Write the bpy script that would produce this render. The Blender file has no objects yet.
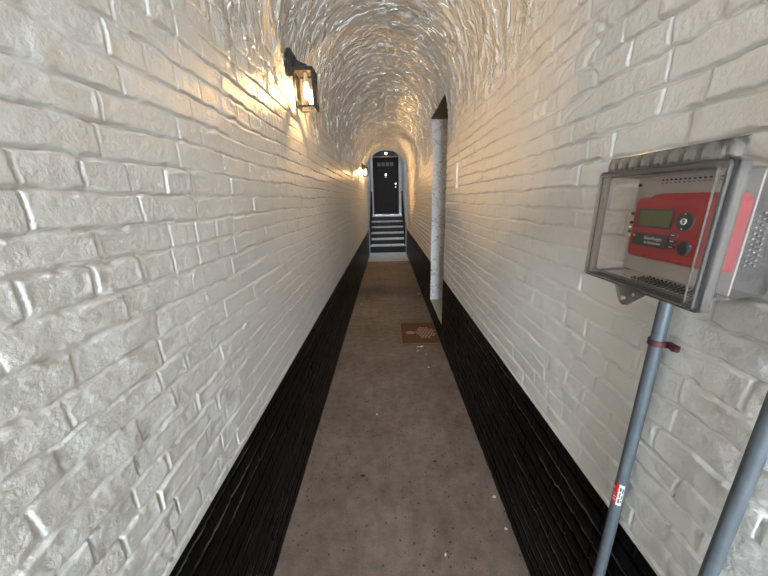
import bpy, bmesh, math, random
import numpy as np
from mathutils import Vector, Matrix

random.seed(7)
scene = bpy.context.scene
COL = scene.collection
PI = math.pi

# ------------------------------------------------------------------ camera
F_PX = 303.0
cd = bpy.data.cameras.new('camera')
cam = bpy.data.objects.new('camera', cd)
COL.objects.link(cam)
scene.camera = cam
cd.sensor_fit = 'HORIZONTAL'
cd.sensor_width = 36.0
cd.lens = 36.0 * F_PX / 768.0
cd.clip_start = 0.02
cd.clip_end = 200
fy = Vector((2.0, 88.0, -F_PX)).normalized()          # corridor axis seen from the camera
up = Vector((-26.0, 1043.0, F_PX))                    # plumb line seen from the camera
up = (up - up.dot(fy) * fy).normalized()
fx = fy.cross(up)
rot = Matrix((fx, fy, up))
cam.matrix_world = Matrix.Translation((0, 0, 1.5)) @ rot.to_4x4()

# ------------------------------------------------------------------ daylight and exposure
world = bpy.data.worlds.new('world')
scene.world = world
world.use_nodes = True
bg = world.node_tree.nodes['Background']
bg.inputs[0].default_value = (0.79, 0.895, 1.0, 1)
bg.inputs[1].default_value = 6.2
vs = scene.view_settings
scene.display_settings.display_device = 'sRGB'
vs.view_transform = 'Standard'
vs.look = 'None'
vs.gamma = 1.0
vs.use_curve_mapping = False
vs.exposure = 3.1
LAMP_E = 76.0

YM, YE, YB = -4.2, 8.60, 11.0        # street mouth, inner end of the passage, back wall of the yard


def portal(name, loc, rx, sx, sy):
    l = bpy.data.lights.new(name, 'AREA')
    l.shape = 'RECTANGLE'
    l.size, l.size_y = sx, sy
    l.cycles.is_portal = True
    o = bpy.data.objects.new(name, l)
    o.location = loc
    o.rotation_euler = (rx, 0, 0)
    COL.objects.link(o)


portal('daylight_at_street_mouth', (0.03, YM - 0.02, 1.4), PI / 2, 1.12, 2.8)
portal('daylight_above_yard', (0.03, (YE + YB) / 2, 6.48), 0, 1.1, YB - YE)
try:
    scene.cycles.use_denoising = True
    scene.cycles.denoising_prefilter = 'ACCURATE'
    scene.cycles.max_bounces = 14
    scene.cycles.diffuse_bounces = 10
    scene.cycles.transparent_max_bounces = 24
    scene.cycles.sample_clamp_indirect = 4.0
    scene.cycles.caustics_reflective = False
    scene.cycles.caustics_refractive = False
except Exception:
    pass


# ------------------------------------------------------------------ materials
def mat(name, col, rough=0.5, metal=0.0, spec=0.5, emit=None, estr=0.0, bump=None, vary=None, coat=0.0):
    """bump = [(scale, strength, distance), ...]; vary = (colour2, scale, lo, hi)"""
    m = bpy.data.materials.new(name)
    m.use_nodes = True
    nt = m.node_tree
    b = nt.nodes['Principled BSDF']
    b.inputs['Base Color'].default_value = (*col, 1)
    b.inputs['Roughness'].default_value = rough
    b.inputs['Metallic'].default_value = metal
    b.inputs['Specular IOR Level'].default_value = spec
    b.inputs['Coat Weight'].default_value = coat
    b.inputs['Coat Roughness'].default_value = 0.12
    if emit:
        b.inputs['Emission Color'].default_value = (*emit, 1)
        b.inputs['Emission Strength'].default_value = estr
    tc = nt.nodes.new('ShaderNodeTexCoord')
    if vary:
        n = nt.nodes.new('ShaderNodeTexNoise')
        n.inputs['Scale'].default_value = vary[1]
        n.inputs['Detail'].default_value = 6
        n.inputs['Roughness'].default_value = 0.65
        r = nt.nodes.new('ShaderNodeValToRGB')
        r.color_ramp.elements[0].position = vary[2]
        r.color_ramp.elements[1].position = vary[3]
        r.color_ramp.elements[0].color = (*vary[0], 1)
        r.color_ramp.elements[1].color = (*col, 1)
        nt.links.new(tc.outputs['Object'], n.inputs['Vector'])
        nt.links.new(n.outputs['Fac'], r.inputs['Fac'])
        nt.links.new(r.outputs['Color'], b.inputs['Base Color'])
    prev = None
    for sc, st, ds in (bump or []):
        n = nt.nodes.new('ShaderNodeTexNoise')
        n.inputs['Scale'].default_value = sc
        n.inputs['Detail'].default_value = 5
        n.inputs['Roughness'].default_value = 0.6
        bp = nt.nodes.new('ShaderNodeBump')
        bp.inputs['Strength'].default_value = st
        bp.inputs['Distance'].default_value = ds
        nt.links.new(tc.outputs['Object'], n.inputs['Vector'])
        nt.links.new(n.outputs['Fac'], bp.inputs['Height'])
        if prev:
            nt.links.new(prev.outputs['Normal'], bp.inputs['Normal'])
        prev = bp
    if prev:
        nt.links.new(prev.outputs['Normal'], b.inputs['Normal'])
    return m


def clear_mat(name, tint, gloss_rough=0.08, ior=1.45, haze=0.0, haze_col=(0.6, 0.58, 0.56)):
    m = bpy.data.materials.new(name)
    m.use_nodes = True
    nt = m.node_tree
    nt.nodes.remove(nt.nodes['Principled BSDF'])
    out = nt.nodes['Material Output']
    tr = nt.nodes.new('ShaderNodeBsdfTransparent')
    tr.inputs['Color'].default_value = (*tint, 1)
    gl = nt.nodes.new('ShaderNodeBsdfGlossy')
    gl.inputs['Roughness'].default_value = gloss_rough
    df = nt.nodes.new('ShaderNodeBsdfDiffuse')
    df.inputs['Color'].default_value = (*haze_col, 1)
    mh = nt.nodes.new('ShaderNodeMixShader')
    mh.inputs['Fac'].default_value = haze
    fr = nt.nodes.new('ShaderNodeFresnel')
    fr.inputs['IOR'].default_value = ior
    mx = nt.nodes.new('ShaderNodeMixShader')
    nt.links.new(tr.outputs[0], mh.inputs[1])
    nt.links.new(df.outputs[0], mh.inputs[2])
    nt.links.new(fr.outputs[0], mx.inputs['Fac'])
    nt.links.new(mh.outputs[0], mx.inputs[1])
    nt.links.new(gl.outputs[0], mx.inputs[2])
    nt.links.new(mx.outputs[0], out.inputs['Surface'])
    return m


M = {}
M['white'] = mat('white_gloss_brick_paint', (0.84, 0.825, 0.79), 0.36, vary=((0.81, 0.795, 0.76), 5.0, 0.3, 0.55),
                 bump=[(80, 0.45, 0.005), (190, 0.65, 0.0022)])
M['black'] = mat('black_gloss_brick_paint', (0.0045, 0.0038, 0.0042), 0.36, spec=0.06, vary=((0.003, 0.003, 0.003), 8.0, 0.3, 0.7),
                 bump=[(50, 0.3, 0.003)])
M['plaster'] = mat('white_cracked_plaster', (0.80, 0.79, 0.77), 0.6, vary=((0.66, 0.65, 0.62), 9.0, 0.3, 0.6), bump=[(30, 0.3, 0.006)])
M['yard'] = mat('pale_yard_render', (0.62, 0.64, 0.66), 0.7, vary=((0.48, 0.50, 0.52), 6.0, 0.3, 0.6), bump=[(30, 0.4, 0.008)])
M['stone'] = mat('speckled_stone', (0.72, 0.68, 0.61), 0.7, vary=((0.36, 0.33, 0.29), 60.0, 0.35, 0.6), bump=[(90, 0.3, 0.002)])
M['iron'] = mat('black_ironwork', (0.0045, 0.0045, 0.005), 0.4, spec=0.15, bump=[(120, 0.15, 0.001)])
M['door'] = mat('black_door_paint', (0.0065, 0.0046, 0.0038), 0.45, spec=0.12, bump=[(60, 0.1, 0.001)])
M['tread'] = mat('worn_pale_tread', (0.55, 0.55, 0.54), 0.6, vary=((0.33, 0.33, 0.33), 14.0, 0.3, 0.6))
M['nickel'] = mat('bright_nickel', (0.75, 0.74, 0.72), 0.25, 1.0)
M['galv'] = mat('galvanised_steel', (0.155, 0.185, 0.205), 0.48, 0.35, vary=((0.115, 0.138, 0.155), 30.0, 0.3, 0.7), bump=[(150, 0.08, 0.001)])
M['strap'] = mat('red_brown_strap', (0.095, 0.020, 0.026), 0.5)
M['steel_plate'] = mat('brushed_backplate', (0.62, 0.57, 0.52), 0.45, 0.1, vary=((0.54, 0.49, 0.45), 12.0, 0.3, 0.7))
M['red'] = mat('red_device_plastic', (0.50, 0.027, 0.030), 0.42, vary=((0.43, 0.022, 0.026), 40.0, 0.3, 0.7))
M['grey_plastic'] = mat('dark_grey_plastic', (0.050, 0.050, 0.056), 0.45)
M['black_rubber'] = mat('dark_gasket', (0.018, 0.018, 0.022), 0.5)
M['lcd'] = mat('lcd_glass', (0.17, 0.185, 0.075), 0.25, vary=((0.14, 0.155, 0.06), 25.0, 0.3, 0.7))
M['vent_dark'] = mat('vent_shadow_plastic', (0.2, 0.19, 0.18), 0.8, spec=0.1)
M['vent_pale'] = mat('vent_pale_plastic', (0.27, 0.25, 0.235), 0.8, spec=0.1)
M['print'] = mat('white_print', (0.75, 0.75, 0.74), 0.5)
M['amber'] = mat('amber_led', (0.7, 0.38, 0.08), 0.3)
M['coir'] = mat('brown_coir', (0.20, 0.085, 0.025), 0.95, vary=((0.12, 0.05, 0.014), 90.0, 0.3, 0.7), bump=[(400, 0.9, 0.004)])
M['mat_print'] = mat('dusty_pink_coir', (0.56, 0.36, 0.28), 0.95, vary=((0.40, 0.23, 0.17), 120.0, 0.3, 0.7), bump=[(400, 0.9, 0.004)])
M['mat_edge'] = mat('mat_backing', (0.035, 0.02, 0.012), 0.9)
M['sticker_red'] = mat('sticker_red', (0.55, 0.03, 0.03), 0.45)
M['sticker_white'] = mat('sticker_white', (0.75, 0.75, 0.73), 0.45)
M['sticker_ink'] = mat('sticker_ink', (0.05, 0.05, 0.05), 0.5)
M['flake'] = mat('white_paint_flake', (0.8, 0.79, 0.76), 0.6)
M['leaf'] = mat('dead_leaf', (0.03, 0.02, 0.014), 0.8)
M['bronze'] = mat('dark_bronze', (0.018, 0.014, 0.012), 0.42, 0.3)
M['socket'] = mat('cream_socket', (0.7, 0.62, 0.5), 0.5)
M['bulb'] = mat('warm_lit_bulb', (1, 0.8, 0.5), 0.3, emit=(1.0, 0.60, 0.24), estr=LAMP_E)
M['bulb_far'] = mat('warm_lit_far_bulb', (1, 0.8, 0.5), 0.3, emit=(1.0, 0.60, 0.24), estr=LAMP_E * 3.6)
M['porch'] = mat('lit_porch_glass', (1, 1, 1), 0.3, emit=(1.0, 0.93, 0.82), estr=3.0)
M['pane'] = mat('dim_door_glass', (0.10, 0.085, 0.075), 0.15)
M['threshold'] = mat('red_brown_threshold', (0.13, 0.05, 0.035), 0.5)
M['glass'] = clear_mat('lantern_glass', (0.97, 0.96, 0.93), 0.03, 1.45)
M['cover'] = clear_mat('smoky_clear_plastic', (0.95, 0.935, 0.92), 0.08, 1.36, 0.05, (0.46, 0.40, 0.36))
M['rib'] = clear_mat('smoky_ribbed_plastic', (0.95, 0.94, 0.93), 0.14, 1.5, 0.26, (0.42, 0.385, 0.355))
M['lug'] = clear_mat('clear_ribbed_lug', (0.95, 0.94, 0.93), 0.05, 1.9, 0.26, (0.46, 0.43, 0.40))
M['backbox'] = clear_mat('smoky_back_plastic', (0.94, 0.92, 0.91), 0.2, 1.3, 0.16, (0.50, 0.48, 0.47))
M['ground'] = mat('street_paving', (0.22, 0.21, 0.20), 0.8)

# concrete floor: trodden, mottled, with dark specks
m = mat('worn_concrete', (0.2, 0.16, 0.13), 0.62, bump=[(70, 0.35, 0.003), (300, 0.3, 0.0012)])
nt = m.node_tree
b = nt.nodes['Principled BSDF']
tc = nt.nodes.new('ShaderNodeTexCoord')


def noise(scale, detail=6, rough=0.65):
    n = nt.nodes.new('ShaderNodeTexNoise')
    n.inputs['Scale'].default_value = scale
    n.inputs['Detail'].default_value = detail
    n.inputs['Roughness'].default_value = rough
    nt.links.new(tc.outputs['Object'], n.inputs['Vector'])
    return n


def ramp(src, stops):
    r = nt.nodes.new('ShaderNodeValToRGB')
    e = r.color_ramp.elements
    while len(e) < len(stops):
        e.new(0.5)
    for k, (p, c) in enumerate(stops):
        e[k].position = p
        e[k].color = (*c, 1)
    nt.links.new(src, r.inputs['Fac'])
    return r


def mixc(kind, fac, a, b_):
    x = nt.nodes.new('ShaderNodeMix')
    x.data_type = 'RGBA'
    x.blend_type = kind
    x.inputs['Factor'].default_value = fac
    nt.links.new(a, x.inputs[6])
    nt.links.new(b_, x.inputs[7])
    return x.outputs[2]


base = ramp(noise(1.7).outputs['Fac'], [(0.3, (0.170, 0.128, 0.100)), (0.5, (0.228, 0.180, 0.147)), (0.7, (0.30, 0.250, 0.215))])
mott = ramp(noise(14, 8, 0.7).outputs['Fac'], [(0.3, (0.62, 0.61, 0.60)), (0.6, (1.06, 1.05, 1.04))])
c1 = mixc('MULTIPLY', 1.0, base.outputs['Color'], mott.outputs['Color'])
vor = nt.nodes.new('ShaderNodeTexVoronoi')
vor.inputs['Scale'].default_value = 26
nt.links.new(tc.outputs['Object'], vor.inputs['Vector'])
spk = ramp(vor.outputs['Distance'], [(0.10, (0.12, 0.11, 0.10)), (0.17, (1, 1, 1))])
c2 = mixc('MULTIPLY', 0.75, c1, spk.outputs['Color'])
grit = ramp(noise(220, 2, 0.5).outputs['Fac'], [(0.32, (0.70, 0.70, 0.70)), (0.5, (1, 1, 1)), (0.72, (1.25, 1.24, 1.22))])
c3 = mixc('MULTIPLY', 0.8, c2, grit.outputs['Color'])
nt.links.new(c3, b.inputs['Base Color'])
M['concrete'] = m

# pale glints painted into the colour along the course joints of the black dado
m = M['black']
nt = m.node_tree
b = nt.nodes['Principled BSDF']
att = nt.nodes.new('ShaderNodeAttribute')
att.attribute_name = 'joint_glint'
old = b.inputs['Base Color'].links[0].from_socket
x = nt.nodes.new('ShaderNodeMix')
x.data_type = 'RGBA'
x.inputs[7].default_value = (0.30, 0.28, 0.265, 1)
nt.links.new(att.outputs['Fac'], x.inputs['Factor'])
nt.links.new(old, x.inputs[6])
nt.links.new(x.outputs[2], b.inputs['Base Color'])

# vault: sharp ridges of thick paint that run round the arch (u along the passage, v round it)
m = M['white']
nt = m.node_tree
b = nt.nodes['Principled BSDF']
uvn = nt.nodes.new('ShaderNodeUVMap')
prev = b.inputs['Normal'].links[0].from_socket
att = nt.nodes.new('ShaderNodeAttribute')
att.attribute_name = 'vault'
rg = nt.nodes.new('ShaderNodeMapRange')
rg.inputs['To Min'].default_value = 0.36
rg.inputs['To Max'].default_value = 0.20
nt.links.new(att.outputs['Fac'], rg.inputs['Value'])
nt.links.new(rg.outputs['Result'], b.inputs['Roughness'])
for sx, sy, st, ds in ((7.5, 2.4, 1.0, 0.021), (17, 6, 0.9, 0.008)):
    mp = nt.nodes.new('ShaderNodeMapping')
    mp.inputs['Scale'].default_value = (sx, sy, 1)
    nt.links.new(uvn.outputs[0], mp.inputs['Vector'])
    n = nt.nodes.new('ShaderNodeTexNoise')
    n.noise_dimensions = '2D'
    n.inputs['Scale'].default_value = 1.0
    n.inputs['Detail'].default_value = 2
    n.inputs['Distortion'].default_value = 0.9
    nt.links.new(mp.outputs[0], n.inputs['Vector'])
    r = ramp(n.outputs['Fac'], [(0.44, (0, 0, 0)), (0.49, (1, 1, 1)), (0.54, (0, 0, 0))])
    bp = nt.nodes.new('ShaderNodeBump')
    bp.inputs['Strength'].default_value = st
    bp.inputs['Distance'].default_value = ds
    mul = nt.nodes.new('ShaderNodeMath')
    mul.operation = 'MULTIPLY'
    nt.links.new(r.outputs['Color'], mul.inputs[0])
    nt.links.new(att.outputs['Fac'], mul.inputs[1])
    nt.links.new(mul.outputs[0], bp.inputs['Height'])
    nt.links.new(prev, bp.inputs['Normal'])
    prev = bp.outputs['Normal']
nt.links.new(prev, b.inputs['Normal'])

# cracks on the doorway plaster: thin wandering dark lines
m = M['plaster']
nt = m.node_tree
b = nt.nodes['Principled BSDF']
tc = nt.nodes.new('ShaderNodeTexCoord')
wob = noise(9, 4)
mv = nt.nodes.new('ShaderNodeVectorMath')
mv.operation = 'MULTIPLY_ADD'
mv.inputs[1].default_value = (0.25, 0.25, 0.25)
nt.links.new(wob.outputs['Color'], mv.inputs[0])
nt.links.new(tc.outputs['Object'], mv.inputs[2])
vor = nt.nodes.new('ShaderNodeTexVoronoi')
vor.feature = 'DISTANCE_TO_EDGE'
vor.inputs['Scale'].default_value = 6.5
nt.links.new(mv.outputs[0], vor.inputs['Vector'])
crk = ramp(vor.outputs['Distance'], [(0.0, (0.22, 0.2, 0.18)), (0.035, (1, 1, 1))])
old = b.inputs['Base Color'].links[0].from_socket
nt.links.new(mixc('MULTIPLY', 0.8, old, crk.outputs['Color']), b.inputs['Base Color'])


# ------------------------------------------------------------------ mesh helpers
def new_obj(name, me, material=None, parent=None, smooth=False):
    o = bpy.data.objects.new(name, me)
    if material:
        me.materials.append(material)
    if smooth:
        me.polygons.foreach_set('use_smooth', [True] * len(me.polygons))
    if parent:
        o.parent = parent
    COL.objects.link(o)
    return o


def finish(bm, name, material, parent=None, smooth=False, bevel=0.0, seg=2):
    if bevel > 0:
        bmesh.ops.bevel(bm, geom=bm.edges[:], offset=bevel, segments=seg, profile=0.7, affect='EDGES', clamp_overlap=True)
    bmesh.ops.recalc_face_normals(bm, faces=bm.faces[:])
    me = bpy.data.meshes.new(name)
    bm.to_mesh(me)
    bm.free()
    o = new_obj(name, me, material, parent, smooth)
    if smooth:
        try:
            me.set_sharp_from_angle(angle=math.radians(35))
        except Exception:
            pass
    return o


def add_box(bm, lo, hi):
    x0, y0, z0 = lo
    x1, y1, z1 = hi
    v = [bm.verts.new(p) for p in ((x0, y0, z0), (x1, y0, z0), (x1, y1, z0), (x0, y1, z0), (x0, y0, z1), (x1, y0, z1), (x1, y1, z1), (x0, y1, z1))]
    for f in ((0, 3, 2, 1), (4, 5, 6, 7), (0, 1, 5, 4), (1, 2, 6, 5), (2, 3, 7, 6), (3, 0, 4, 7)):
        bm.faces.new([v[i] for i in f])


def box(name, lo, hi, material, parent=None, bevel=0.0, seg=2):
    bm = bmesh.new()
    add_box(bm, lo, hi)
    return finish(bm, name, material, parent, bevel=bevel, seg=seg)


def add_tube(bm, pts, r, n=16, cap=True):
    """round bar along a list of points; r is one radius or one per point"""
    pts = [Vector(p) for p in pts]
    rings = []
    for i, p in enumerate(pts):
        d = (pts[min(i + 1, len(pts) - 1)] - pts[max(i - 1, 0)]).normalized()
        a = d.orthogonal().normalized() if i == 0 else (ax - ax.dot(d) * d).normalized()
        ax = a
        c = d.cross(a)
        rr = r[i] if isinstance(r, (list, tuple)) else r
        rings.append([bm.verts.new(p + rr * (math.cos(2 * PI * k / n) * a + math.sin(2 * PI * k / n) * c)) for k in range(n)])
    for a, c in zip(rings, rings[1:]):
        for k in range(n):
            bm.faces.new((a[k], a[(k + 1) % n], c[(k + 1) % n], c[k]))
    if cap:
        bm.faces.new(rings[0][::-1])
        bm.faces.new(rings[-1])


def tube(name, pts, r, material, parent=None, n=16):
    bm = bmesh.new()
    add_tube(bm, pts, r, n)
    return finish(bm, name, material, parent, smooth=True)


def add_prism(bm, poly, axis, a0, a1):
    """outline (2D points) extruded along axis from a0 to a1; the 2D coordinates are the two remaining axes in order"""
    def P(p, a):
        q = list(p)
        q.insert(axis, a)
        return q
    lo = [bm.verts.new(P(p, a0)) for p in poly]
    hi = [bm.verts.new(P(p, a1)) for p in poly]
    n = len(poly)
    bm.faces.new(lo[::-1])
    bm.faces.new(hi)
    for k in range(n):
        bm.faces.new((lo[k], lo[(k + 1) % n], hi[(k + 1) % n], hi[k]))


def prism(name, poly, axis, a0, a1, material, parent=None, bevel=0.0):
    bm = bmesh.new()
    add_prism(bm, poly, axis, a0, a1)
    return finish(bm, name, material, parent, bevel=bevel)


def rrect(y0, y1, z0, z1, r, n=5):
    pts = []
    for cy, cz, a0 in ((y1 - r, z1 - r, 0), (y0 + r, z1 - r, 90), (y0 + r, z0 + r, 180), (y1 - r, z0 + r, 270)):
        for k in range(n + 1):
            a = math.radians(a0 + 90 * k / n)
            pts.append((cy + r * math.cos(a), cz + r * math.sin(a)))
    return pts


def disc(cy, cz, r, n=24):
    return [(cy + r * math.cos(2 * PI * k / n), cz + r * math.sin(2 * PI * k / n)) for k in range(n)]


def empty(name, loc, label, cat, group=None):
    o = bpy.data.objects.new(name, None)
    o.empty_display_size = 0.05
    COL.objects.link(o)
    o.location = loc
    tag(o, label, cat, group)
    return o


def tag(o, label, cat, group=None):
    o['label'] = label
    o['category'] = cat
    if group:
        o['group'] = group
    return o


def struct(o):
    o['kind'] = 'structure'
    return o


def reparent(o, parent):
    """parent o (modelled in world space) under an unrotated empty"""
    o.parent = parent
    o.matrix_parent_inverse = Matrix.Translation(-Vector(parent.location))
    return o


# ------------------------------------------------------------------ relief noise
def hash2(ix, iy, seed):
    h = (ix.astype(np.int64) * 374761393 + iy.astype(np.int64) * 668265263 + seed * 1442695041) & 0xFFFFFFFF
    h = ((h ^ (h >> 13)) * 1274126177) & 0xFFFFFFFF
    h = h ^ (h >> 16)
    return (h & 0xFFFFFF).astype(np.float64) / 0xFFFFFF


def vnoise(x, y, seed):
    ix, iy = np.floor(x), np.floor(y)
    fx_, fy_ = x - ix, y - iy
    ux, uy = fx_ * fx_ * fx_ * (fx_ * (fx_ * 6 - 15) + 10), fy_ * fy_ * fy_ * (fy_ * (fy_ * 6 - 15) + 10)
    a, b_, c, d = hash2(ix, iy, seed), hash2(ix + 1, iy, seed), hash2(ix, iy + 1, seed), hash2(ix + 1, iy + 1, seed)
    return (a * (1 - ux) + b_ * ux) * (1 - uy) + (c * (1 - ux) + d * ux) * uy


def fbm(x, y, seed, octs=4, gain=0.5):
    t, a, n = 0, 1.0, 0
    for k in range(octs):
        t = t + a * (vnoise(x * 2 ** k, y * 2 ** k, seed + k * 17) - 0.5)
        n += a
        a *= gain
    return t / n


def sstep(a, b_, x):
    t = np.clip((x - a) / (b_ - a), 0, 1)
    return t * t * (3 - 2 * t)


COURSE = 0.0610


def brick_relief(u, v, seed, rough=1.0):
    """height in metres of painted brickwork; u along the wall, v up"""
    rs = np.random.RandomState(seed)
    uw = u + 0.016 * fbm(u * 5, v * 5, seed + 1, 3) + 0.006 * fbm(u * 30, v * 30, seed + 2, 2)
    vw = v + 0.020 * fbm(u * 2.3, v * 6, seed + 3, 3) + 0.013 * fbm(u * 24, v * 30, seed + 4, 3)
    row = np.floor(vw / COURSE).astype(int)
    fv = vw - row * COURSE
    dv = np.minimum(fv, COURSE - fv)
    du = np.full_like(u, 1.0)
    bid = np.zeros_like(u)
    for r in range(row.min(), row.max() + 1):
        x = -4 + rs.rand() * 0.3
        edges = [x]
        head = rs.rand() < 0.3
        while edges[-1] < 13:
            w = 0.098 if (rs.rand() < (0.70 if head else 0.18)) else 0.196
            edges.append(edges[-1] + w * (0.92 + 0.16 * rs.rand()))
        edges = np.array(edges)
        m_ = row == r
        if not m_.any():
            continue
        uu = uw[m_]
        k = np.searchsorted(edges, uu)
        du[m_] = np.minimum(uu - edges[k - 1], edges[k] - uu)
        bid[m_] = rs.rand(len(edges) + 1)[k]
    filled = sstep(-0.32, 0.22, fbm(u * 3.1, v * 4.3, seed + 9, 3))     # joints drowned in paint here and there
    d = np.minimum(dv * 1.0, du * 1.5)
    jw = 0.0006 + 0.0035 * (fbm(u * 14, v * 14, seed + 5, 2) + 0.3)
    edge = sstep(0.0, 0.0056, d - jw)
    ev = sstep(0.0, 0.0050, du * 1.5 - jw)
    eh = sstep(0.0, 0.0044, dv - jw)
    h = -np.maximum(1 - eh, 0.45 * (1 - ev)) * (0.0014 + 0.0052 * filled) * rough
    lump = sstep(0.08, 0.22, fbm(u * 2.6, v * 3.4, seed + 41, 2))      # patches of lumpy old mortar under the paint
    h += lump * rough * (0.0060 * fbm(u * 13, v * 22, seed + 42, 3))
    # a pulled, cracked line of paint inside the joint
    h -= 0.0070 * rough * np.exp(-((d - jw * 0.4) / 0.0015) ** 2) * sstep(-0.15, 0.15, fbm(u * 5.5, v * 5.5, seed + 16, 3))
    # raised lip where mortar or paint stands proud of a joint
    lip = np.exp(-((d - jw - 0.010) / 0.005) ** 2)
    h += lip * 0.0016 * sstep(0.0, 0.3, fbm(u * 7, v * 9, seed + 12, 2))
    h += (bid - 0.5) * 0.0026 * edge * rough
    h += 0.008 * fbm(u * 2.2, v * 2.2, seed + 6, 2) + 0.0026 * rough * fbm(u * 17, v * 17, seed + 7, 3) + 0.0015 * fbm(u * 75, v * 75, seed + 8, 3)
    joint_glint = np.exp(-((dv - 0.0045) / 0.0040) ** 2) * sstep(-0.02, 0.14, fbm(u * 3, v * 19, seed + 31, 3)) * (fv < COURSE / 2)  # broken line of painted glint just above each course joint
    return h, joint_glint


def vault_relief(u, s, seed):
    """thickly painted ring courses: wavering ridges that run round the vault"""
    uw = u + 0.05 * fbm(u * 3, s * 3, seed, 3) + 0.035 * fbm(u * 8, s * 6, seed + 1, 3)
    sw = s + 0.05 * fbm(u * 5, s * 5, seed + 21, 3)
    h = 0.004 * fbm(u * 20, s * 20, seed + 2, 4)
    for sc, sv, amp, sd in ((9, 3.0, 0.0095, 3), (17, 5.5, 0.0065, 4), (30, 10, 0.0030, 5)):
        n = fbm(uw * sc, sw * sv, seed + sd * 31, 2)
        h += amp * np.exp(-(n / 0.055) ** 2)
    h += 0.010 * fbm(u * 3, s * 3, seed + 6, 2)
    p = uw / 0.076
    fr = np.abs(p - np.round(p)) * 0.076
    h -= 0.003 * (1 - sstep(0.002, 0.011, fr)) * sstep(-0.2, 0.2, fbm(u * 4, s * 4, seed + 8, 2))
    return h


# ------------------------------------------------------------------ the passage: walls, dados and vault from one profile
XL, XR, ZS = -0.503, 0.560, 2.20
RAD = (XR - XL) / 2
XC = (XR + XL) / 2
CROWN = 0.56                                    # rise of the vault
ZD_L, ZD_R = 0.705, 0.720                       # top of the black dado
DY0, DY1, DZ0, DZS, DRISE = 2.98, 3.84, 0.215, 2.365, 0.012      # side doorway
LARC = PI * RAD
LT = 2 * ZS + LARC


def s_right(z):
    if z <= ZS:
        return LT - z
    return ZS + RAD * (PI - math.asin((z - ZS) / CROWN))


def seg(a, b_, d):
    return list(np.linspace(a, b_, max(2, int(round(abs(b_ - a) / d)) + 1)))[:-1]


s_rows = (seg(0, ZD_L, 0.0045) + seg(ZD_L, ZS, 0.0025) + seg(ZS, s_right(DZS), 0.008) + seg(s_right(DZS), LT - ZS, 0.008)
          + seg(LT - ZS, LT - ZD_R, 0.0025) + seg(LT - ZD_R, LT - DZ0, 0.0045) + seg(LT - DZ0, LT, 0.0045) + [LT])
s_rows = np.array(s_rows)


def row_of(s):
    return int(np.argmin(np.abs(s_rows - s)))


y_cols = list(np.linspace(YM, 0.15, 130))
while y_cols[-1] < YE:
    y = y_cols[-1]
    y_cols.append(y + min(max(y * y / 230, 0.0024), 0.012))
y_cols = np.array(y_cols)
y_cols[-1] = YE
i0, i1 = int(np.argmin(np.abs(y_cols - DY0))), int(np.argmin(np.abs(y_cols - DY1)))
y_cols[i0], y_cols[i1] = DY0, DY1


def arch_z(y):
    t = np.clip((y - (DY0 + DY1) / 2) / ((DY1 - DY0) / 2), -1, 1)
    return DZS + DRISE * np.sqrt(np.maximum(0, 1 - t * t))


NR, NC = len(s_rows), len(y_cols)
S = np.repeat(s_rows[:, None], NC, 1)
Y = np.repeat(y_cols[None, :], NR, 0)
r_sp = row_of(s_right(DZS))
s_bl = ZS + RAD * PI * 0.45
for j in range(i0, i1 + 1):                      # lift the rows above the doorway to its arch
    sa = s_right(float(arch_z(y_cols[j])))
    rows = (s_rows >= s_bl) & (s_rows <= s_rows[r_sp] + 1e-6)
    S[rows, j] = s_bl + (s_rows[rows] - s_bl) * (sa - s_bl) / (s_rows[r_sp] - s_bl)

th = np.clip((S - ZS) / RAD, 0, PI)
X = np.where(S < ZS, XL, np.where(S > LT - ZS, XR, XC - RAD * np.cos(th)))
Z = np.where(S < ZS, S, np.where(S > LT - ZS, LT - S, ZS + CROWN * np.sin(th)))
NX = np.where(S < ZS, 1.0, np.where(S > LT - ZS, -1.0, np.cos(th)))
NZ = np.where((S < ZS) | (S > LT - ZS), 0.0, -np.sin(th))

(hl, glint_l), (hr, glint_r) = brick_relief(Y, S, 11, 1.0), brick_relief(Y, LT - S, 47, 1.4)
hb = np.where(S < LT / 2, hl, hr)
JOINT_GLINT = np.where(S < LT / 2, glint_l, glint_r)
# some longer cracks and spalls high on the right wall
rw = S > LT / 2
n = fbm(Y * 2.6 + 3, (LT - S) * 4.2, 301, 3)
hb -= rw * 0.004 * np.exp(-(n / 0.012) ** 2) * sstep(1.3, 1.6, LT - S)
hv = vault_relief(Y, S, 5)
zz = np.where(S < LT / 2, S, LT - S)
blend = sstep(1.90, 2.32, zz + 0.5 * fbm(Y * 2.5, S * 2.5, 77, 3) + 0.12 * sstep(1.6, 2.2, Y))
H = hb * (1 - blend) + hv * blend
H -= 0.010 * sstep(1.80, 1.83, Y + 0.01 * fbm(Y * 9, S * 9, 91, 2)) * sstep(1.9, 2.05, zz) * (S < LT / 2)
H *= (1 - 0.8 * np.exp(-zz / 0.02)) 
ZD = np.where(S < LT / 2, ZD_L, ZD_R)
H *= (0.55 + 0.45 * sstep(-0.005, 0.04, zz - ZD)) * (1 - 0.75 * np.exp(-((zz - ZD) / 0.012) ** 2))
PX, PZ = X + NX * H, Z + NZ * H
VERT = np.stack([PX, Y, PZ], -1)


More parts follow.
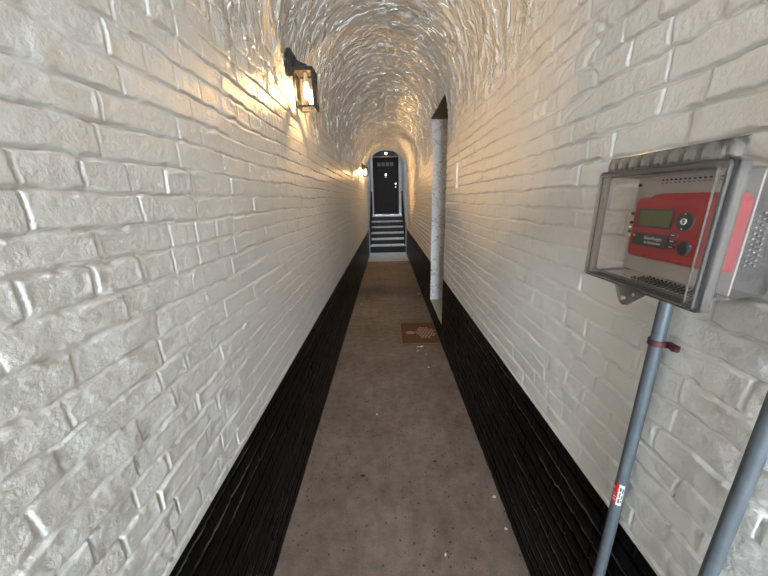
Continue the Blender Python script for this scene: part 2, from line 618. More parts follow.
def grid_obj(name, ra, rb, material, hole=False):
    sub = VERT[ra:rb + 1].reshape(-1, 3)
    nr, nc = rb - ra + 1, NC
    idx = np.arange(nr * nc).reshape(nr, nc)
    q = np.stack([idx[:-1, :-1], idx[1:, :-1], idx[1:, 1:], idx[:-1, 1:]], -1)
    keep = np.ones(q.shape[:2], bool)
    if hole:
        r_lo = row_of(LT - DZ0)
        rr = np.arange(ra, rb)[:, None]
        cc = np.arange(nc - 1)[None, :]
        keep &= ~((rr >= r_sp) & (rr < r_lo) & (cc >= i0) & (cc < i1))
    q = q[keep].reshape(-1)
    me = bpy.data.meshes.new(name)
    me.vertices.add(len(sub))
    me.vertices.foreach_set('co', sub.astype(np.float32).ravel())
    nf = len(q) // 4
    me.loops.add(len(q))
    me.loops.foreach_set('vertex_index', q.astype(np.int32))
    me.polygons.add(nf)
    me.polygons.foreach_set('loop_start', np.arange(0, nf * 4, 4, dtype=np.int32))
    me.polygons.foreach_set('use_smooth', np.ones(nf, bool))
    me.update(calc_edges=True)
    uvl = me.uv_layers.new(name='UVMap')
    uvv = np.stack([Y[ra:rb + 1], S[ra:rb + 1]], -1).reshape(-1, 2)
    uvl.data.foreach_set('uv', uvv[q].astype(np.float32).ravel())
    at = me.attributes.new('vault', 'FLOAT', 'POINT')
    at.data.foreach_set('value', blend[ra:rb + 1].astype(np.float32).ravel())
    at = me.attributes.new('joint_glint', 'FLOAT', 'POINT')
    at.data.foreach_set('value', JOINT_GLINT[ra:rb + 1].astype(np.float32).ravel())
    me.validate()
    return struct(new_obj(name, me, material))


rA, rB, rC, rD = row_of(ZD_L), row_of(ZS), row_of(LT - ZS), row_of(LT - ZD_R)
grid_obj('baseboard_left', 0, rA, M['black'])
grid_obj('wall_left', rA, rB, M['white'])
grid_obj('ceiling', rB, rC, M['white'], True)
grid_obj('wall_right', rC, rD, M['white'], True)
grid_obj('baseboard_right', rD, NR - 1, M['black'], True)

# floor, street outside, yard behind
bm = bmesh.new()
bmesh.ops.create_grid(bm, x_segments=4, y_segments=40, size=1)
for v in bm.verts:
    v.co = Vector((0.03 + v.co.x * 0.60, (YM + YB + 0.1) / 2 + v.co.y * (YB + 0.1 - YM) / 2, 0))
struct(finish(bm, 'floor', M['concrete']))
struct(box('street', (-8, -12, -0.12), (8, YM, -0.01), M['ground']))

struct(box('wall_yard_left', (XL - 0.3, YE, 0), (XL, YB, 6.5), M['yard']))
struct(box('wall_yard_right', (XR, YE, 0), (XR + 0.3, YB, 6.5), M['yard']))
poly = [(XL - 0.3, 0), (XL - 0.3, 6.5), (XR + 0.3, 6.5), (XR + 0.3, 0), (0.45, 0), (0.45, 2.9)]
poly += [(0.01 + 0.44 * math.cos(a), 2.9 + 0.20 * math.sin(a)) for a in np.linspace(0, PI, 14)[1:-1]] + [(-0.43, 2.9), (-0.43, 0)]
struct(prism('wall_back', [(p[0], p[1]) for p in poly], 1, YB, YB + 0.3, M['yard']))
struct(box('yard_sky_blocker', (XL - 0.3, 9.35, 3.7), (XR + 0.3, YB + 0.3, 3.85), M['yard']))  # unseen slab, added to cut sky light on the far door and passage end
# front of the yard above the arch of the passage
arc = [(XC + (RAD + 0.015) * math.cos(a), ZS + (CROWN + 0.015) * math.sin(a)) for a in np.linspace(0, PI, 30)]
poly = [(XR + 0.3, ZS - 0.05)] + [(XR + 0.015, ZS - 0.05)] + arc + [(XL - 0.015, ZS - 0.05), (XL - 0.3, ZS - 0.05), (XL - 0.3, 6.5), (XR + 0.3, 6.5)]
struct(prism('wall_arch_head', poly, 1, YE - 0.01, YE + 0.12, M['yard']))
del poly

# ------------------------------------------------------------------ side doorway in the right wall
XD = 0.80


def skin(name, front, material, depth=None):
    """strip from the wall's own edge back to the door plane"""
    bm = bmesh.new()
    f = [bm.verts.new(p) for p in front]
    k = [bm.verts.new((XD, p[1], p[2])) for p in front]
    for q in range(len(front) - 1):
        bm.faces.new((f[q], f[q + 1], k[q + 1], k[q]))
    return struct(finish(bm, name, material))


r_lo = row_of(LT - DZ0)
skin('trim_1', [tuple(p) for p in VERT[r_sp:r_lo + 1, i1]], M['plaster'])
skin('trim_2', [tuple(p) for p in VERT[r_sp:r_lo + 1, i0]], M['plaster'])
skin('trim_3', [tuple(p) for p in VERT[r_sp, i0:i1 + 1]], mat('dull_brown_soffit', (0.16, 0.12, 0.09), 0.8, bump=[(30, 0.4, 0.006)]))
skin('trim_8', [tuple(p) for p in VERT[r_lo, i0:i1 + 1]], M['stone'])
struct(box('trim_4', (XR + 0.012, DY0, 0.02), (XD, DY1, DZ0 - 0.006), M['stone'], bevel=0.004))
dr = struct(box('door_2', (XD - 0.055, DY0, DZ0 + 0.004), (XD, DY1, DZS + DRISE + 0.03), M['door']))
for (a, b_, c, d) in ((3.17, 3.44, 0.42, 1.05), (3.54, 3.81, 0.42, 1.05), (3.17, 3.44, 1.2, 2.1), (3.54, 3.81, 1.2, 2.1)):
    box('door_panel', (XD - 0.066, a, c), (XD - 0.050, b_, d), M['door'], dr, 0.005)
tube('door_knob', [(XD - 0.05, 3.14, 1.18), (XD - 0.085, 3.14, 1.18), (XD - 0.09, 3.14, 1.18), (XD - 0.115, 3.14, 1.18), (XD - 0.12, 3.14, 1.18)], [0.01, 0.01, 0.024, 0.024, 0.015], M['nickel'], dr)

# ------------------------------------------------------------------ steps, railings and front door in the yard
ST_Y = [8.86 + 0.28 * k for k in range(6)]
ST_Z = [0.225, 0.380, 0.535, 0.690, 0.845, 1.000]
stairs = empty('staircase', (0.03, 8.86, 0), 'flight of black steps with pale treads below the far door', 'stairs')
for k in range(6):
    y0, z1 = ST_Y[k], ST_Z[k]
    y1 = ST_Y[k + 1] + 0.03 if k < 5 else YB - 0.062
    z0 = 0 if k == 0 else ST_Z[k - 1] - 0.03
    reparent(box('riser', (XL + 0.006, y0 + 0.02, z0 + 0.001), (XR - 0.006, y0 + 0.06, z1 - 0.032), M['iron']), stairs)
    reparent(box('tread', (XL + 0.006, y0, z1 - 0.032), (XR - 0.006, y1, z1), M['tread'], bevel=0.006), stairs)
slab = tag(box('stone_slab', (XL + 0.02, 7.62, 0.0), (XR - 0.02, 8.86, 0.014), mat('pale_slab', (0.42, 0.41, 0.40), 0.6, vary=((0.33, 0.32, 0.31), 5, 0.3, 0.6), bump=[(60, 0.3, 0.003)]), bevel=0.004),
           'pale grey stone slab on the floor at the foot of the steps', 'slab')


def railing(x, label):
    r = empty('railing', (x, 8.95, 0), label, 'railing', None)
    zb, zt = 0.82, 1.72
    reparent(box('newel_post', (x - 0.022, 8.93, 0.226), (x + 0.022, 8.974, zb + 0.05), M['iron'], bevel=0.003), r)
    reparent(box('newel_post', (x - 0.022, 10.27, 1.001), (x + 0.022, 10.314, zt + 0.05), M['iron'], bevel=0.003), r)
    reparent(tube('handrail', [(x, 8.95, zb), (x, 10.29, zt)], 0.018, M['iron']), r)
    reparent(tube('lower_rail', [(x, 8.95, zb - 0.42), (x, 10.29, zt - 0.52)], 0.012, M['iron']), r)
    for k in range(1, 9):
        t = k / 9
        y = 8.95 + 1.34 * t
        reparent(tube('baluster', [(x, y, zb - 0.42 + (zt - zb - 0.10) * t), (x, y, zb + (zt - zb) * t)], 0.007, M['iron'], n=8), r)
    return r


railing(XL + 0.035, 'black iron stair railing on the left of the far steps')
railing(XR - 0.035, 'black iron stair railing on the right of the far steps')

frame = [(-0.43, 1.0), (-0.43, 2.9)] + [(0.01 - 0.44 * math.cos(a), 2.9 + 0.20 * math.sin(a)) for a in np.linspace(0, PI, 14)[1:-1]] + [(0.45, 2.9), (0.45, 1.0)]
d1 = struct(box('door_1', (-0.40, YB + 0.02, 1.03), (0.42, YB + 0.07, 2.875), M['door']))
for x0, x1, z0, z1 in ((-0.30, -0.04, 1.20, 1.72), (0.06, 0.32, 1.20, 1.72), (-0.30, -0.04, 1.90, 2.50), (0.06, 0.32, 1.90, 2.50)):
    bm = bmesh.new()                                      # bolection frame round a sunk field
    for lo, hi in (((x0, z0), (x1, z0 + 0.03)), ((x0, z1 - 0.03), (x1, z1)), ((x0, z0), (x0 + 0.03, z1)), ((x1 - 0.03, z0), (x1, z1))):
        add_box(bm, (lo[0], YB + 0.003, lo[1]), (hi[0], YB + 0.022, hi[1]))
    add_box(bm, (x0 + 0.06, YB + 0.010, z0 + 0.06), (x1 - 0.06, YB + 0.022, z1 - 0.06))
    finish(bm, 'door_panel', M['door'], d1)
for k in range(4):
    x0 = -0.27 + k * 0.145
    box('door_pane', (x0, YB + 0.012, 2.60), (x0 + 0.11, YB + 0.022, 2.72), M['pane'], d1, 0.003)
tube('door_knob', [(0.345, YB + 0.02, 1.92), (0.345, YB - 0.03, 1.92), (0.345, YB - 0.032, 1.92), (0.345, YB - 0.06, 1.92), (0.345, YB - 0.066, 1.92)], [0.012, 0.012, 0.032, 0.032, 0.02], M['nickel'], d1)
tube('door_lock', [(0.345, YB + 0.02, 2.03), (0.345, YB - 0.012, 2.03)], 0.027, M['nickel'], d1)
bm = bmesh.new()
add_box(bm, (-0.015, YB - 0.004, 2.30), (0.04, YB + 0.021, 2.36))
add_tube(bm, [(0.012 + 0.024 * math.cos(a), YB - 0.01, 2.27 + 0.035 * math.sin(a)) for a in np.linspace(0, 2 * PI, 17)], 0.007, 8)
finish(bm, 'door_knocker', M['nickel'], d1)
bm = bmesh.new()
add_box(bm, (-0.43, YB + 0.0, 1.03), (-0.40, YB + 0.12, 2.875))
add_box(bm, (0.42, YB + 0.0, 1.03), (0.45, YB + 0.12, 2.875))
struct(finish(bm, 'trim_5', M['door']))
struct(box('trim_6', (-0.43, YB - 0.01, 2.875), (0.45, YB + 0.12, 2.915), mat('dull_head', (0.20, 0.16, 0.13), 0.6)))
struct(box('trim_7', (-0.44, YB - 0.06, 1.0), (0.46, YB + 0.12, 1.032), M['threshold'], bevel=0.004))
fan = [(0.45, 2.915)] + [(0.01 + 0.44 * math.cos(a), 2.9 + 0.20 * math.sin(a)) for a in np.linspace(0.08, PI - 0.08, 20)] + [(-0.43, 2.915)]
w1 = struct(prism('window_1', fan, 1, YB + 0.05, YB + 0.06, mat('dark_fanlight', (0.012, 0.012, 0.014), 0.1)))
bm = bmesh.new()
for k in range(1, 4):
    a = PI * k / 4
    add_tube(bm, [(0.01, YB + 0.045, 2.915), (0.01 + 0.43 * math.cos(a), YB + 0.045, 2.9 + 0.195 * math.sin(a))], 0.008, 6)
finish(bm, 'glazing_bar', M['door'], w1)
pl = empty('porch_light', (0.03, YB - 0.06, 3.0), 'small bright porch light above the far black door', 'light')
reparent(box('mount', (0.0, YB - 0.02, 2.96), (0.06, YB + 0.05, 3.06), M['iron'], bevel=0.004), pl)
bm = bmesh.new()
bmesh.ops.create_uvsphere(bm, u_segments=16, v_segments=10, radius=0.035, matrix=Matrix.Translation((0.03, YB - 0.05, 2.99)))
reparent(finish(bm, 'globe', M['porch'], smooth=True), pl)

# ------------------------------------------------------------------ wall lanterns
def lantern_proto():
    """coach lantern on the left wall; modelled at Y = 0, its back on X = 0, its middle at Z = 0"""
    root = empty('wall_lantern', (0, 0, 0), '', 'lantern', 'black wall lanterns along the left wall')
    br = M['bronze']
    box('back_plate', (-0.004, -0.075, 0.065), (0.022, 0.075, 0.225), br, root, 0.004)
    bm = bmesh.new()
    add_prism(bm, [(0.018, 0.135), (0.018, 0.205), (0.045, 0.175), (0.10, 0.155), (0.10, 0.135)], 1, -0.016, 0.016)
    finish(bm, 'arm', br, root, bevel=0.003)
    x0, x1, y0, y1, zb, zt = 0.030, 0.150, -0.070, 0.070, -0.115, 0.110
    bm = bmesh.new()                                       # shallow hipped roof with a cap
    lo = [bm.verts.new(p) for p in ((x0 - .006, y0 - .006, zt), (x1 + .006, y0 - .006, zt), (x1 + .006, y1 + .006, zt), (x0 - .006, y1 + .006, zt))]
    l2 = [bm.verts.new(v.co + Vector((0, 0, 0.010))) for v in lo]
    hi = [bm.verts.new(p) for p in ((x0 + .03, y0 + .035, zt + .028), (x1 - .03, y0 + .035, zt + .028), (x1 - .03, y1 - .035, zt + .028), (x0 + .03, y1 - .035, zt + .028))]
    bm.faces.new(lo[::-1])
    bm.faces.new(hi)
    for a, c in ((lo, l2), (l2, hi)):
        for k in range(4):
            bm.faces.new((a[k], a[(k + 1) % 4], c[(k + 1) % 4], c[k]))
    finish(bm, 'roof', br, root)
    tube('finial', [(0.09, 0, zt + 0.02), (0.09, 0, zt + 0.045), (0.09, 0, zt + 0.05)], [0.018, 0.018, 0.012], br, root)
    bm = bmesh.new()
    t = 0.0045
    for xx in (x0, x1):
        for yy in (y0, y1):
            add_box(bm, (xx - t, yy - t, zb), (xx + t, yy + t, zt))
    for zz_ in (zb, zt - 0.012):
        for xx in (x0, x1):
            add_box(bm, (xx - t, y0, zz_), (xx + t, y1, zz_ + 0.010))
        for yy in (y0, y1):
            add_box(bm, (x0, yy - t, zz_), (x1, yy + t, zz_ + 0.010))
    finish(bm, 'frame', br, root)
    for lo_, hi_ in (((x0 - .001, y0, zb), (x0 + .001, y1, zt)), ((x1 - .001, y0, zb), (x1 + .001, y1, zt)), ((x0, y0 - .001, zb), (x1, y0 + .001, zt)), ((x0, y1 - .001, zb), (x1, y1 + .001, zt))):
        box('glass_pane', lo_, hi_, M['glass'], root)
    tube('candle_socket', [(0.09, 0, zt - 0.002), (0.09, 0, 0.045)], 0.013, M['socket'], root)
    prof = [(0.046, 0.010), (0.030, 0.010), (0.015, 0.013), (-0.005, 0.018), (-0.020, 0.020), (-0.034, 0.018), (-0.044, 0.012), (-0.049, 0.004)]
    tube('bulb', [(0.09, 0, z) for z, r in prof], [r for z, r in prof], M['bulb'], root, 14)
    return root


lant = lantern_proto()
LAN = [(1.905, 2.088, 'black glass lantern with lit bulb, the large one near the front'), (6.9, 2.085, 'small distant lit lantern on the left wall near the steps')]
for k, (y, z, lab) in enumerate(LAN):
    if k == 0:
        o = lant
    else:
        o = lant.copy()
        COL.objects.link(o)
        for ch in list(lant.children):
            c = ch.copy()
            COL.objects.link(c)
            c.parent = o
    o.location = (XL + 0.006, y, z)
    o.scale = (0.8, 0.8, 0.8)
    o['label'] = lab
    if k == 1:                                            # the far lamp has the stronger bulb
        for ch in o.children:
            if ch.name.startswith('bulb'):
                ch.material_slots[0].link = 'OBJECT'
                ch.material_slots[0].material = M['bulb_far']

# ------------------------------------------------------------------ clear enclosure on the right wall
BY0, BY1, BZ0, BZ1 = 0.411, 0.648, 1.345, 1.533      # back box
enc = empty('clear_enclosure', (XR, 0.54, 1.335), 'smoky clear plastic box on the right brick wall', 'enclosure')


def E_(o):
    return reparent(o, enc)


def shell(name, loops, material, smooth=False, closed_front=True, closed_back=False):
    """loops: list of (x, outline of (y, z)); skins between successive outlines"""
    bm = bmesh.new()
    rings = [[bm.verts.new((x, p[0], p[1])) for p in pl_] for x, pl_ in loops]
    n_ = len(rings[0])
    for a, c in zip(rings, rings[1:]):
        for k in range(n_):
            bm.faces.new((a[k], a[(k + 1) % n_], c[(k + 1) % n_], c[k]))
    if closed_front:
        bm.faces.new(rings[-1])
    if closed_back:
        bm.faces.new(rings[0][::-1])
    return finish(bm, name, material, smooth=smooth)


def ring(name, x0, x1, outer, inner, material):
    bm = bmesh.new()
    vo0 = [bm.verts.new((x0, *p)) for p in outer]
    vo1 = [bm.verts.new((x1, *p)) for p in outer]
    vi0 = [bm.verts.new((x0, *p)) for p in inner]
    vi1 = [bm.verts.new((x1, *p)) for p in inner]
    n_ = len(outer)
    for k in range(n_):
        j = (k + 1) % n_
        bm.faces.new((vo0[k], vo0[j], vo1[j], vo1[k]))
        bm.faces.new((vi0[k], vi1[k], vi1[j], vi0[j]))
        bm.faces.new((vo0[k], vi0[k], vi0[j], vo0[j]))
        bm.faces.new((vo1[k], vo1[j], vi1[j], vi1[k]))
    return finish(bm, name, material)


E_(shell('back_box', [(0.449, rrect(BY0, BY1, BZ0, BZ1, 0.008)), (XR - 0.012, rrect(BY0 + 0.012, BY1 - 0.010, BZ0 + 0.006, BZ1 - 0.006, 0.008))], M['backbox'], closed_front=True))
outer = rrect(0.4035, 0.659, 1.334, 1.5425, 0.007)
rim_o = rrect(0.4085, 0.650, 1.3375, 1.539, 0.006)
rim_i = rrect(0.4120, 0.6455, 1.342, 1.5345, 0.004)
E_(ring('cover_rim', 0.430, 0.4345, rim_o, rim_i, M['rib']))
E_(ring('gasket', 0.4345, 0.4380, rrect(0.4075, 0.651, 1.337, 1.540, 0.006), rrect(0.4100, 0.6485, 1.3395, 1.5375, 0.004), M['black_rubber']))
E_(ring('back_flange', 0.4380, 0.452, outer, rrect(0.4125, 0.645, 1.348, 1.530, 0.005), M['rib']))
E_(shell('cover', [(0.430, rrect(0.4095, 0.649, 1.339, 1.538, 0.006)), (0.421, rrect(0.4095, 0.629, 1.3455, 1.532, 0.006)), (0.419, rrect(0.4115, 0.626, 1.3475, 1.530, 0.005))], M['cover']))
E_(ring('front_edge', 0.4180, 0.4200, rrect(0.4095, 0.628, 1.3455, 1.532, 0.006), rrect(0.4110, 0.6265, 1.347, 1.5305, 0.005), M['rib']))
# ribbed hinge strip along the top
E_(box('hinge_strip', (0.4545, 0.418, 1.5405), (0.4580, 0.660, 1.5675), M['rib'], bevel=0.001))
NL = 9
for k in range(NL):
    y0 = 0.420 + k * (0.658 - 0.420) / NL
    y1 = y0 + (0.658 - 0.420) / NL * 0.80
    bm = bmesh.new()
    prof = [(y0, 1.5415), (y1, 1.5415), (y1 + 0.001, 1.556), (y1 - 0.003, 1.563), ((y0 + y1) / 2, 1.5665), (y0 + 0.003, 1.563), (y0 - 0.001, 1.556)]
    ra = [bm.verts.new((0.4545, *p)) for p in prof]
    ym, zm = (y0 + y1) / 2, 1.552
    rb_ = [bm.verts.new((0.446, ym + (p[0] - ym) * 0.8, zm + (p[1] - zm) * 0.85)) for p in prof]
    rc_ = [bm.verts.new((0.443, ym + (p[0] - ym) * 0.45, zm + (p[1] - zm) * 0.5)) for p in prof]
    for a, c in ((ra, rb_), (rb_, rc_)):
        for q in range(len(prof)):
            bm.faces.new((a[q], a[(q + 1) % len(prof)], c[(q + 1) % len(prof)], c[q]))
    bm.faces.new(rc_)
    E_(finish(bm, 'hinge_lug', M['lug'], smooth=True))
# fixing tab below the rim, with a screw and a slot
bm = bmesh.new()
add_prism(bm, [(0.592, 1.338), (0.503, 1.338), (0.520, 1.322), (0.541, 1.304), (0.549, 1.297), (0.559, 1.294), (0.568, 1.298), (0.574, 1.306)], 0, 0.4535, 0.4575)
tab = E_(finish(bm, 'fixing_tab', M['rib']))
sc_ = tube('screw', [(0.4575, 0.556, 1.309), (0.4505, 0.556, 1.309), (0.449, 0.556, 1.309)], [0.0058, 0.0058, 0.004], M['nickel'])
sc_.parent = tab
s2 = tube('eyelet', [(0.4575, 0.536, 1.321), (0.4520, 0.536, 1.321)], [0.0035, 0.0035], M['nickel'])
s2.parent = tab
bp_ = E_(box('back_plate', (0.506, 0.434, 1.350), (0.509, 0.643, 1.529), M['steel_plate'], bevel=0.0008))
for yz in ((0.637, 1.516), (0.635, 1.366)):
    o = tube('plate_screw', [(0.5065, yz[0], yz[1]), (0.5035, yz[0], yz[1])], 0.003, M['iron'] if yz[1] > 1.5 else M['nickel'], n=10)
    o.parent = bp_


def vents(name, pts, axis, r, mats):
    for mi, mm in enumerate(mats):
        bm = bmesh.new()
        for q, p in enumerate(pts):
            if q % len(mats) != mi:
                continue
            a, c = list(p), list(p)
            a[axis] -= 0.0012
            c[axis] += 0.0012
            add_tube(bm, [a, c], r, 8)
        E_(finish(bm, name, mm))


pts = [(0.462 + 0.0085 * i, 0.440 + 0.0085 * j + (0.0042 if i % 2 else 0), BZ0 + 0.0035) for j in range(15) for i in range(5)]
vents('floor_vents', pts, 2, 0.0018, [M['iron']])
pts = [(0.505, 0.460 + 0.0085 * j, 1.5225 - 0.005 * i) for j in range(16) for i in range(2)]
vents('top_vents', pts, 0, 0.0013, [M['iron'], M['vent_pale']])
pts = [(0.496 + 0.0068 * i, BY0 + 0.006, 1.400 + 0.0075 * j + (0.0037 if i % 2 else 0)) for j in range(10) for i in range(3)]
vents('side_vents', pts, 1, 0.0016, [M['vent_dark'], M['vent_pale']])

# ------------------------------------------------------------------ red alarm annunciator inside the enclosure
an = empty('alarm_annunciator', (0.506, 0.51, 1.385), 'red alarm control unit with green display inside the clear box', 'alarm panel')


def A_(o):
    return reparent(o, an)


AY0, AY1, AZ0, AZ1 = 0.436, 0.607, 1.384, 1.493
A_(shell('housing', [(0.5055, rrect(AY0, AY1, AZ0, AZ1, 0.008)), (0.484, rrect(AY0, AY1, AZ0, AZ1, 0.008)), (0.479, rrect(AY0 + 0.002, AY1 - 0.003, AZ0 + 0.003, AZ1 - 0.003, 0.007)), (0.4775, rrect(AY0 + 0.004, AY1 - 0.006, AZ0 + 0.006, AZ1 - 0.006, 0.006))], M['red'], closed_back=True))
XF = 0.4775
A_(prism('face_panel', rrect(0.442, 0.597, 1.400, 1.478, 0.004), 0, XF - 0.0012, XF, M['red'], bevel=0.0005))
bm = bmesh.new()                                          # lip along the top edge
add_prism(bm, [(0.435, 1.489), (0.585, 1.489), (0.570, 1.4975), (0.555, 1.4995), (0.450, 1.4995), (0.438, 1.4975)], 0, 0.482, 0.500)
A_(finish(bm, 'top_lip', M['red'], bevel=0.001))
disp = A_(prism('display', rrect(0.519, 0.590, 1.441, 1.4735, 0.002), 0, XF - 0.0032, XF, M['grey_plastic'], bevel=0.0006))
o = prism('screen', rrect(0.5215, 0.5835, 1.4445, 1.4705, 0.001), 0, XF - 0.0038, XF - 0.002, M['lcd'])
o.parent = disp
nav = A_(prism('navigation_pad', disc(0.4965, 1.4555, 0.0150), 0, XF - 0.0035, XF, M['grey_plastic'], bevel=0.0008))
bm = bmesh.new()
add_tube(bm, [(XF - 0.0042, 0.4965 + 0.0042 * math.cos(a), 1.4555 + 0.0042 * math.sin(a)) for a in np.linspace(0, 2 * PI, 21)], 0.0012, 6)
add_tube(bm, [(XF - 0.003, 0.4965, 1.4675), (XF - 0.0040, 0.4965, 1.4675)], 0.0011, 8)
add_tube(bm, [(XF - 0.003, 0.4975, 1.4435), (XF - 0.0040, 0.4975, 1.4435)], 0.0011, 8)
add_tube(bm, [(XF - 0.003, 0.4965, 1.4555), (XF - 0.0046, 0.4965, 1.4555)], 0.0015, 8)
o = finish(bm, 'key_marks', M['print'])
o.parent = nav
lp = A_(prism('name_plate', rrect(0.5175, 0.5925, 1.4075, 1.4305, 0.003), 0, XF - 0.0026, XF, M['grey_plastic'], bevel=0.0005))


def text_mesh(name, body, size, loc, material, parent, align='CENTER'):
    cu = bpy.data.curves.new(name, 'FONT')
    cu.body = body
    cu.size = size
    cu.align_x = align
    cu.align_y = 'CENTER'
    cu.extrude = 0.0002
    tmp = bpy.data.objects.new(name, cu)
    COL.objects.link(tmp)
    dg = bpy.context.evaluated_depsgraph_get()
    me = bpy.data.meshes.new_from_object(tmp.evaluated_get(dg))
    bpy.data.objects.remove(tmp)
    bpy.data.curves.remove(cu)
    r = Matrix(((0, 0, -1), (-1, 0, 0), (0, 1, 0))).to_4x4()
    me.transform(Matrix.Translation(loc) @ r)
    me.materials.clear()
    o = new_obj(name, me, material, parent)
    return o


text_mesh('lettering', 'SilentKnight', 0.0078, (XF - 0.0029, 0.5475, 1.4222), M['print'], lp)
text_mesh('lettering', 'by Honeywell', 0.0062, (XF - 0.0029, 0.5475, 1.4145), M['print'], lp)
o = prism('status_light', disc(0.5895, 1.4245, 0.0022, 12), 0, XF - 0.0042, XF - 0.002, M['amber'])
o.parent = lp
for k in range(3):
    zc = 1.4325 - k * 0.0098
    bt = A_(prism('button', rrect(0.5035, 0.5145, zc - 0.0030, zc + 0.0030, 0.0028), 0, XF - 0.0040, XF, M['grey_plastic'], bevel=0.0006))
    o = box('button_mark', (XF - 0.0044, 0.506, zc - 0.0006), (XF - 0.0038, 0.512, zc + 0.0008), M['print'])
    o.parent = bt
kl = A_(tube('key_switch', [(XF, 0.487, 1.414), (XF - 0.004, 0.487, 1.414), (XF - 0.005, 0.487, 1.414)], [0.0115, 0.0115, 0.010], M['grey_plastic'], n=24))
o = tube('key_slot', [(XF - 0.004, 0.487, 1.414), (XF - 0.0058, 0.487, 1.414)], 0.007, M['bronze'])
o.parent = kl
for k in range(6):
    A_(tube('terminal_screw', [(0.4815, 0.604, 1.421 + 0.0085 * k), (0.4815, 0.6125, 1.421 + 0.0085 * k)], 0.0030, M['nickel'] if k % 2 == 0 else M['bronze'], n=8))

# ------------------------------------------------------------------ conduits
CX, CY = XR - 0.020, 0.560
c1 = empty('conduit', (CX, CY, 0), 'grey metal conduit running down from the clear box, with a red strap', 'conduit')
reparent(tube('pipe', [(CX, CY, 0.0), (CX, CY, 1.350)], 0.0118, M['galv'], n=24), c1)
reparent(tube('coupling', [(CX, CY, 1.315), (CX, CY, 1.345)], 0.0150, M['galv'], n=24), c1)
bm = bmesh.new()
zc = 1.212
inn = [(0.0126 * math.cos(a), 0.0126 * math.sin(a)) for a in np.linspace(-PI / 2, PI / 2, 14)]
out_ = [(0.0148 * math.cos(a), 0.0148 * math.sin(a)) for a in np.linspace(-PI / 2, PI / 2, 14)]
strip = [(0.018, -0.0126)] + [(-p[0], p[1]) for p in inn] + [(0.018, 0.0126)]
strip2 = [(0.018, -0.0148)] + [(-p[0], p[1]) for p in out_] + [(0.018, 0.0148)]
add_prism(bm, [(CX + p[0], CY + p[1]) for p in strip2 + strip[::-1]], 2, zc - 0.006, zc + 0.006)
add_box(bm, (XR - 0.012, CY - 0.034, zc - 0.006), (XR - 0.005, CY - 0.012, zc + 0.006))
add_tube(bm, [(XR - 0.006, CY - 0.030, zc), (XR - 0.017, CY - 0.030, zc)], 0.0055, 10)
reparent(finish(bm, 'strap', M['strap']), c1)


def wrap(name, z0, z1, a0, a1, r, material, parent):
    bm = bmesh.new()
    aa = np.linspace(a0, a1, 12)
    lo = [bm.verts.new((CX + r * math.cos(a), CY + r * math.sin(a), z0)) for a in aa]
    hi = [bm.verts.new((CX + r * math.cos(a), CY + r * math.sin(a), z1)) for a in aa]
    for k in range(11):
        bm.faces.new((lo[k], lo[k + 1], hi[k + 1], hi[k]))
    return reparent(finish(bm, name, material, smooth=True), parent)


stk = wrap('sticker', 0.7921, 0.8519, PI * 0.86, PI * 1.20, 0.0128, M['sticker_red'], c1)
wrap('sticker_panel', 0.7921, 0.8519, PI * 1.20, PI * 1.46, 0.0128, M['sticker_white'], c1)
for k, (z0, z1, a0, a1) in enumerate(((0.7986, 0.8116, 1.26, 1.34), (0.8159, 0.8288, 1.27, 1.33), (0.8332, 0.8447, 1.25, 1.33), (0.8015, 0.8072, 1.37, 1.44), (0.8116, 0.8231, 1.38, 1.43), (0.8288, 0.8432, 1.37, 1.43))):
    wrap('sticker_print', z0, z1, PI * a0, PI * a1, 0.0130, M['sticker_ink'], c1)
for z0, z1, a0, a1 in ((0.8029, 0.8051, 0.86, 1.16), (0.8116, 0.8137, 0.9, 1.14), (0.8202, 0.8216, 0.86, 1.1), (0.8317, 0.8404, 0.9, 1.0)):
    wrap('sticker_print', z0, z1, PI * a0, PI * a1, 0.0130, M['sticker_white'], c1)

c2 = empty('conduit', (XR - 0.02, 0.366, 0), 'thicker grey metal pipe at the right edge, nearest the viewer', 'conduit')
reparent(tube('pipe', [(XR - 0.02, 0.366, 0.0), (XR - 0.02, 0.366, 2.1)], 0.0105, M['galv'], n=24), c2)
reparent(tube('coupling', [(XR - 0.02, 0.366, 1.62), (XR - 0.02, 0.366, 1.67)], 0.0135, M['galv'], n=24), c2)

# painted-over box beside the side doorway
pb = empty('painted_wall_box', (XR, 2.56, 1.66), 'small white painted-over box on the right wall beside the side doorway', 'wall box')
reparent(box('body', (XR - 0.007, 2.505, 1.57), (XR + 0.01, 2.615, 1.765), M['white'], bevel=0.005), pb)
reparent(box('lid', (XR - 0.010, 2.512, 1.577), (XR - 0.0065, 2.608, 1.758), M['white'], bevel=0.002), pb)

# ------------------------------------------------------------------ doormat
mt = empty('doormat', (0.36, 3.22, 0), 'brown coir doormat with a pale plant motif before the side doorway', 'doormat')
MX0, MX1, MY0, MY1 = 0.150, 0.548, 2.945, 3.515
reparent(box('backing', (MX0, MY0, 0.001), (MX1, MY1, 0.006), M['mat_edge']), mt)
reparent(box('pile', (MX0 + 0.004, MY0 + 0.004, 0.006), (MX1 - 0.002, MY1 - 0.004, 0.020), M['coir'], bevel=0.003), mt)
bm = bmesh.new()


def leaf(cx, cy, ang, ln, wd):
    pts_ = []
    for t in np.linspace(0, 1, 6):
        pts_.append((t * ln, wd * math.sin(PI * t) * 0.5))
    for t in np.linspace(1, 0, 6)[1:-1]:
        pts_.append((t * ln, -wd * math.sin(PI * t) * 0.5))
    ca, sa_ = math.cos(ang), math.sin(ang)
    add_prism(bm, [(cx + x * ca - y_ * sa_, cy + x * sa_ + y_ * ca) for x, y_ in pts_], 2, 0.0195, 0.0212)


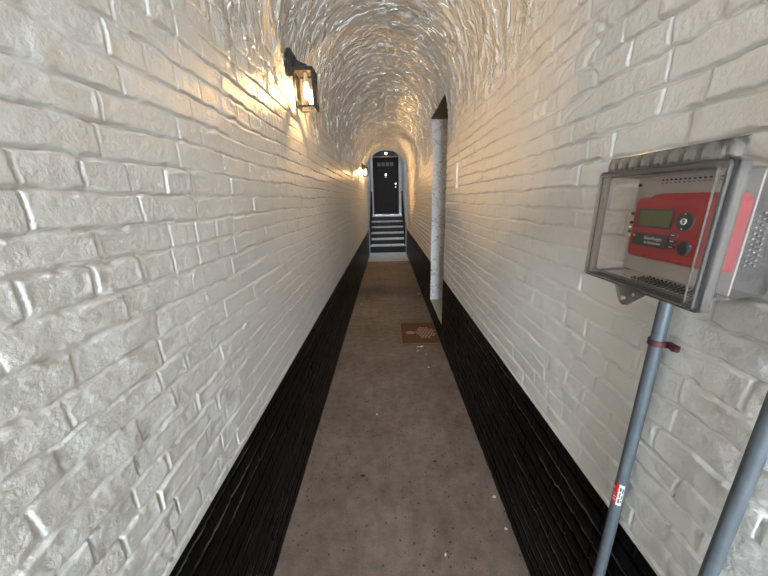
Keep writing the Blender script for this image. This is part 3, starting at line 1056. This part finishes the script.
for k, (a, l) in enumerate(((180, 0.12), (160, 0.11), (200, 0.11), (140, 0.07), (220, 0.07))):
    leaf(0.300, 3.225, math.radians(a), l, 0.028)
for i in range(6):                                        # scales of the rounded body
    for j in range(-3, 4):
        x = 0.318 + i * 0.037 + (0.018 if j % 2 else 0)
        y = 3.225 + j * 0.042
        if ((x - 0.415) / 0.115) ** 2 + ((y - 3.225) / 0.155) ** 2 < 1.0:
            leaf(x - 0.016, y, 0, 0.034, 0.034)
reparent(finish(bm, 'motif', M['mat_print']), mt)

# ------------------------------------------------------------------ crumbs of paint and leaf on the floor
fl0 = None
FL = [(418.3, 346.9, 'm', 0.014), (421.7, 346.6, 'm', 0.026), (417.8, 350.7, 'm', 0.014), (426.0, 354.4, 'm', 0.010), (428.6, 367.5, 'white paint flake alone on the floor well in front of the doormat', 0.013),
      (419.0, 294.0, 'white paint flake on the floor beyond the doormat by the right black band', 0.03), (377.0, 414.5, 'white paint flake on the middle left of the bare floor', 0.011),
      (504.5, 497.0, 'r', 0.012), (506.5, 529.0, 'r', 0.010), (445.5, 555.0, 'white paint flake lowest on the floor, near the camera', 0.010), (361.5, 304, 'white paint flake far off against the left black band', 0.018)]


def floor_pt(px, py):
    d = rot @ Vector(((px - 384) / F_PX, (288 - py) / F_PX, -1))
    return Vector((0, 0, 1.5)) + d * (-1.5 / d.z)


for px, py, lab, sz in FL:
    p = floor_pt(px, py)
    bm = bmesh.new()
    k_ = random.randint(5, 7)
    outl = [(sz * random.uniform(0.5, 1.0) * math.cos(2 * PI * q / k_), sz * random.uniform(0.4, 0.8) * math.sin(2 * PI * q / k_)) for q in range(k_)]
    add_prism(bm, outl, 2, 0.0, 0.003)
    o = finish(bm, 'paint_flake', M['flake'])
    o.location = (min(max(p.x, XL + 0.03), XR - 0.03), p.y, 0.0005)
    o.rotation_euler = (0, 0, random.uniform(0, 3))
    if lab == 'm':
        tag(o, 'white paint flake on the floor just in front of the doormat', 'paint flake', 'flakes in front of the doormat')
    elif lab == 'r':
        tag(o, 'white paint flake along the right black band near the camera', 'paint flake', 'flakes along the right black band')
    else:
        tag(o, lab, 'paint flake')
for px, py, lab, sz in ((360, 476, 'dark dead leaf scrap left of the middle of the near floor', 0.016), (432.6, 461.5, 'dark dead leaf scrap right of the middle of the near floor', 0.013)):
    p = floor_pt(px, py)
    bm = bmesh.new()
    leaf(0, 0, 0, sz * 2, sz)
    o = finish(bm, 'leaf_scrap', M['leaf'])
    o.location = (p.x, p.y, -0.019)
    tag(o, lab, 'leaf')
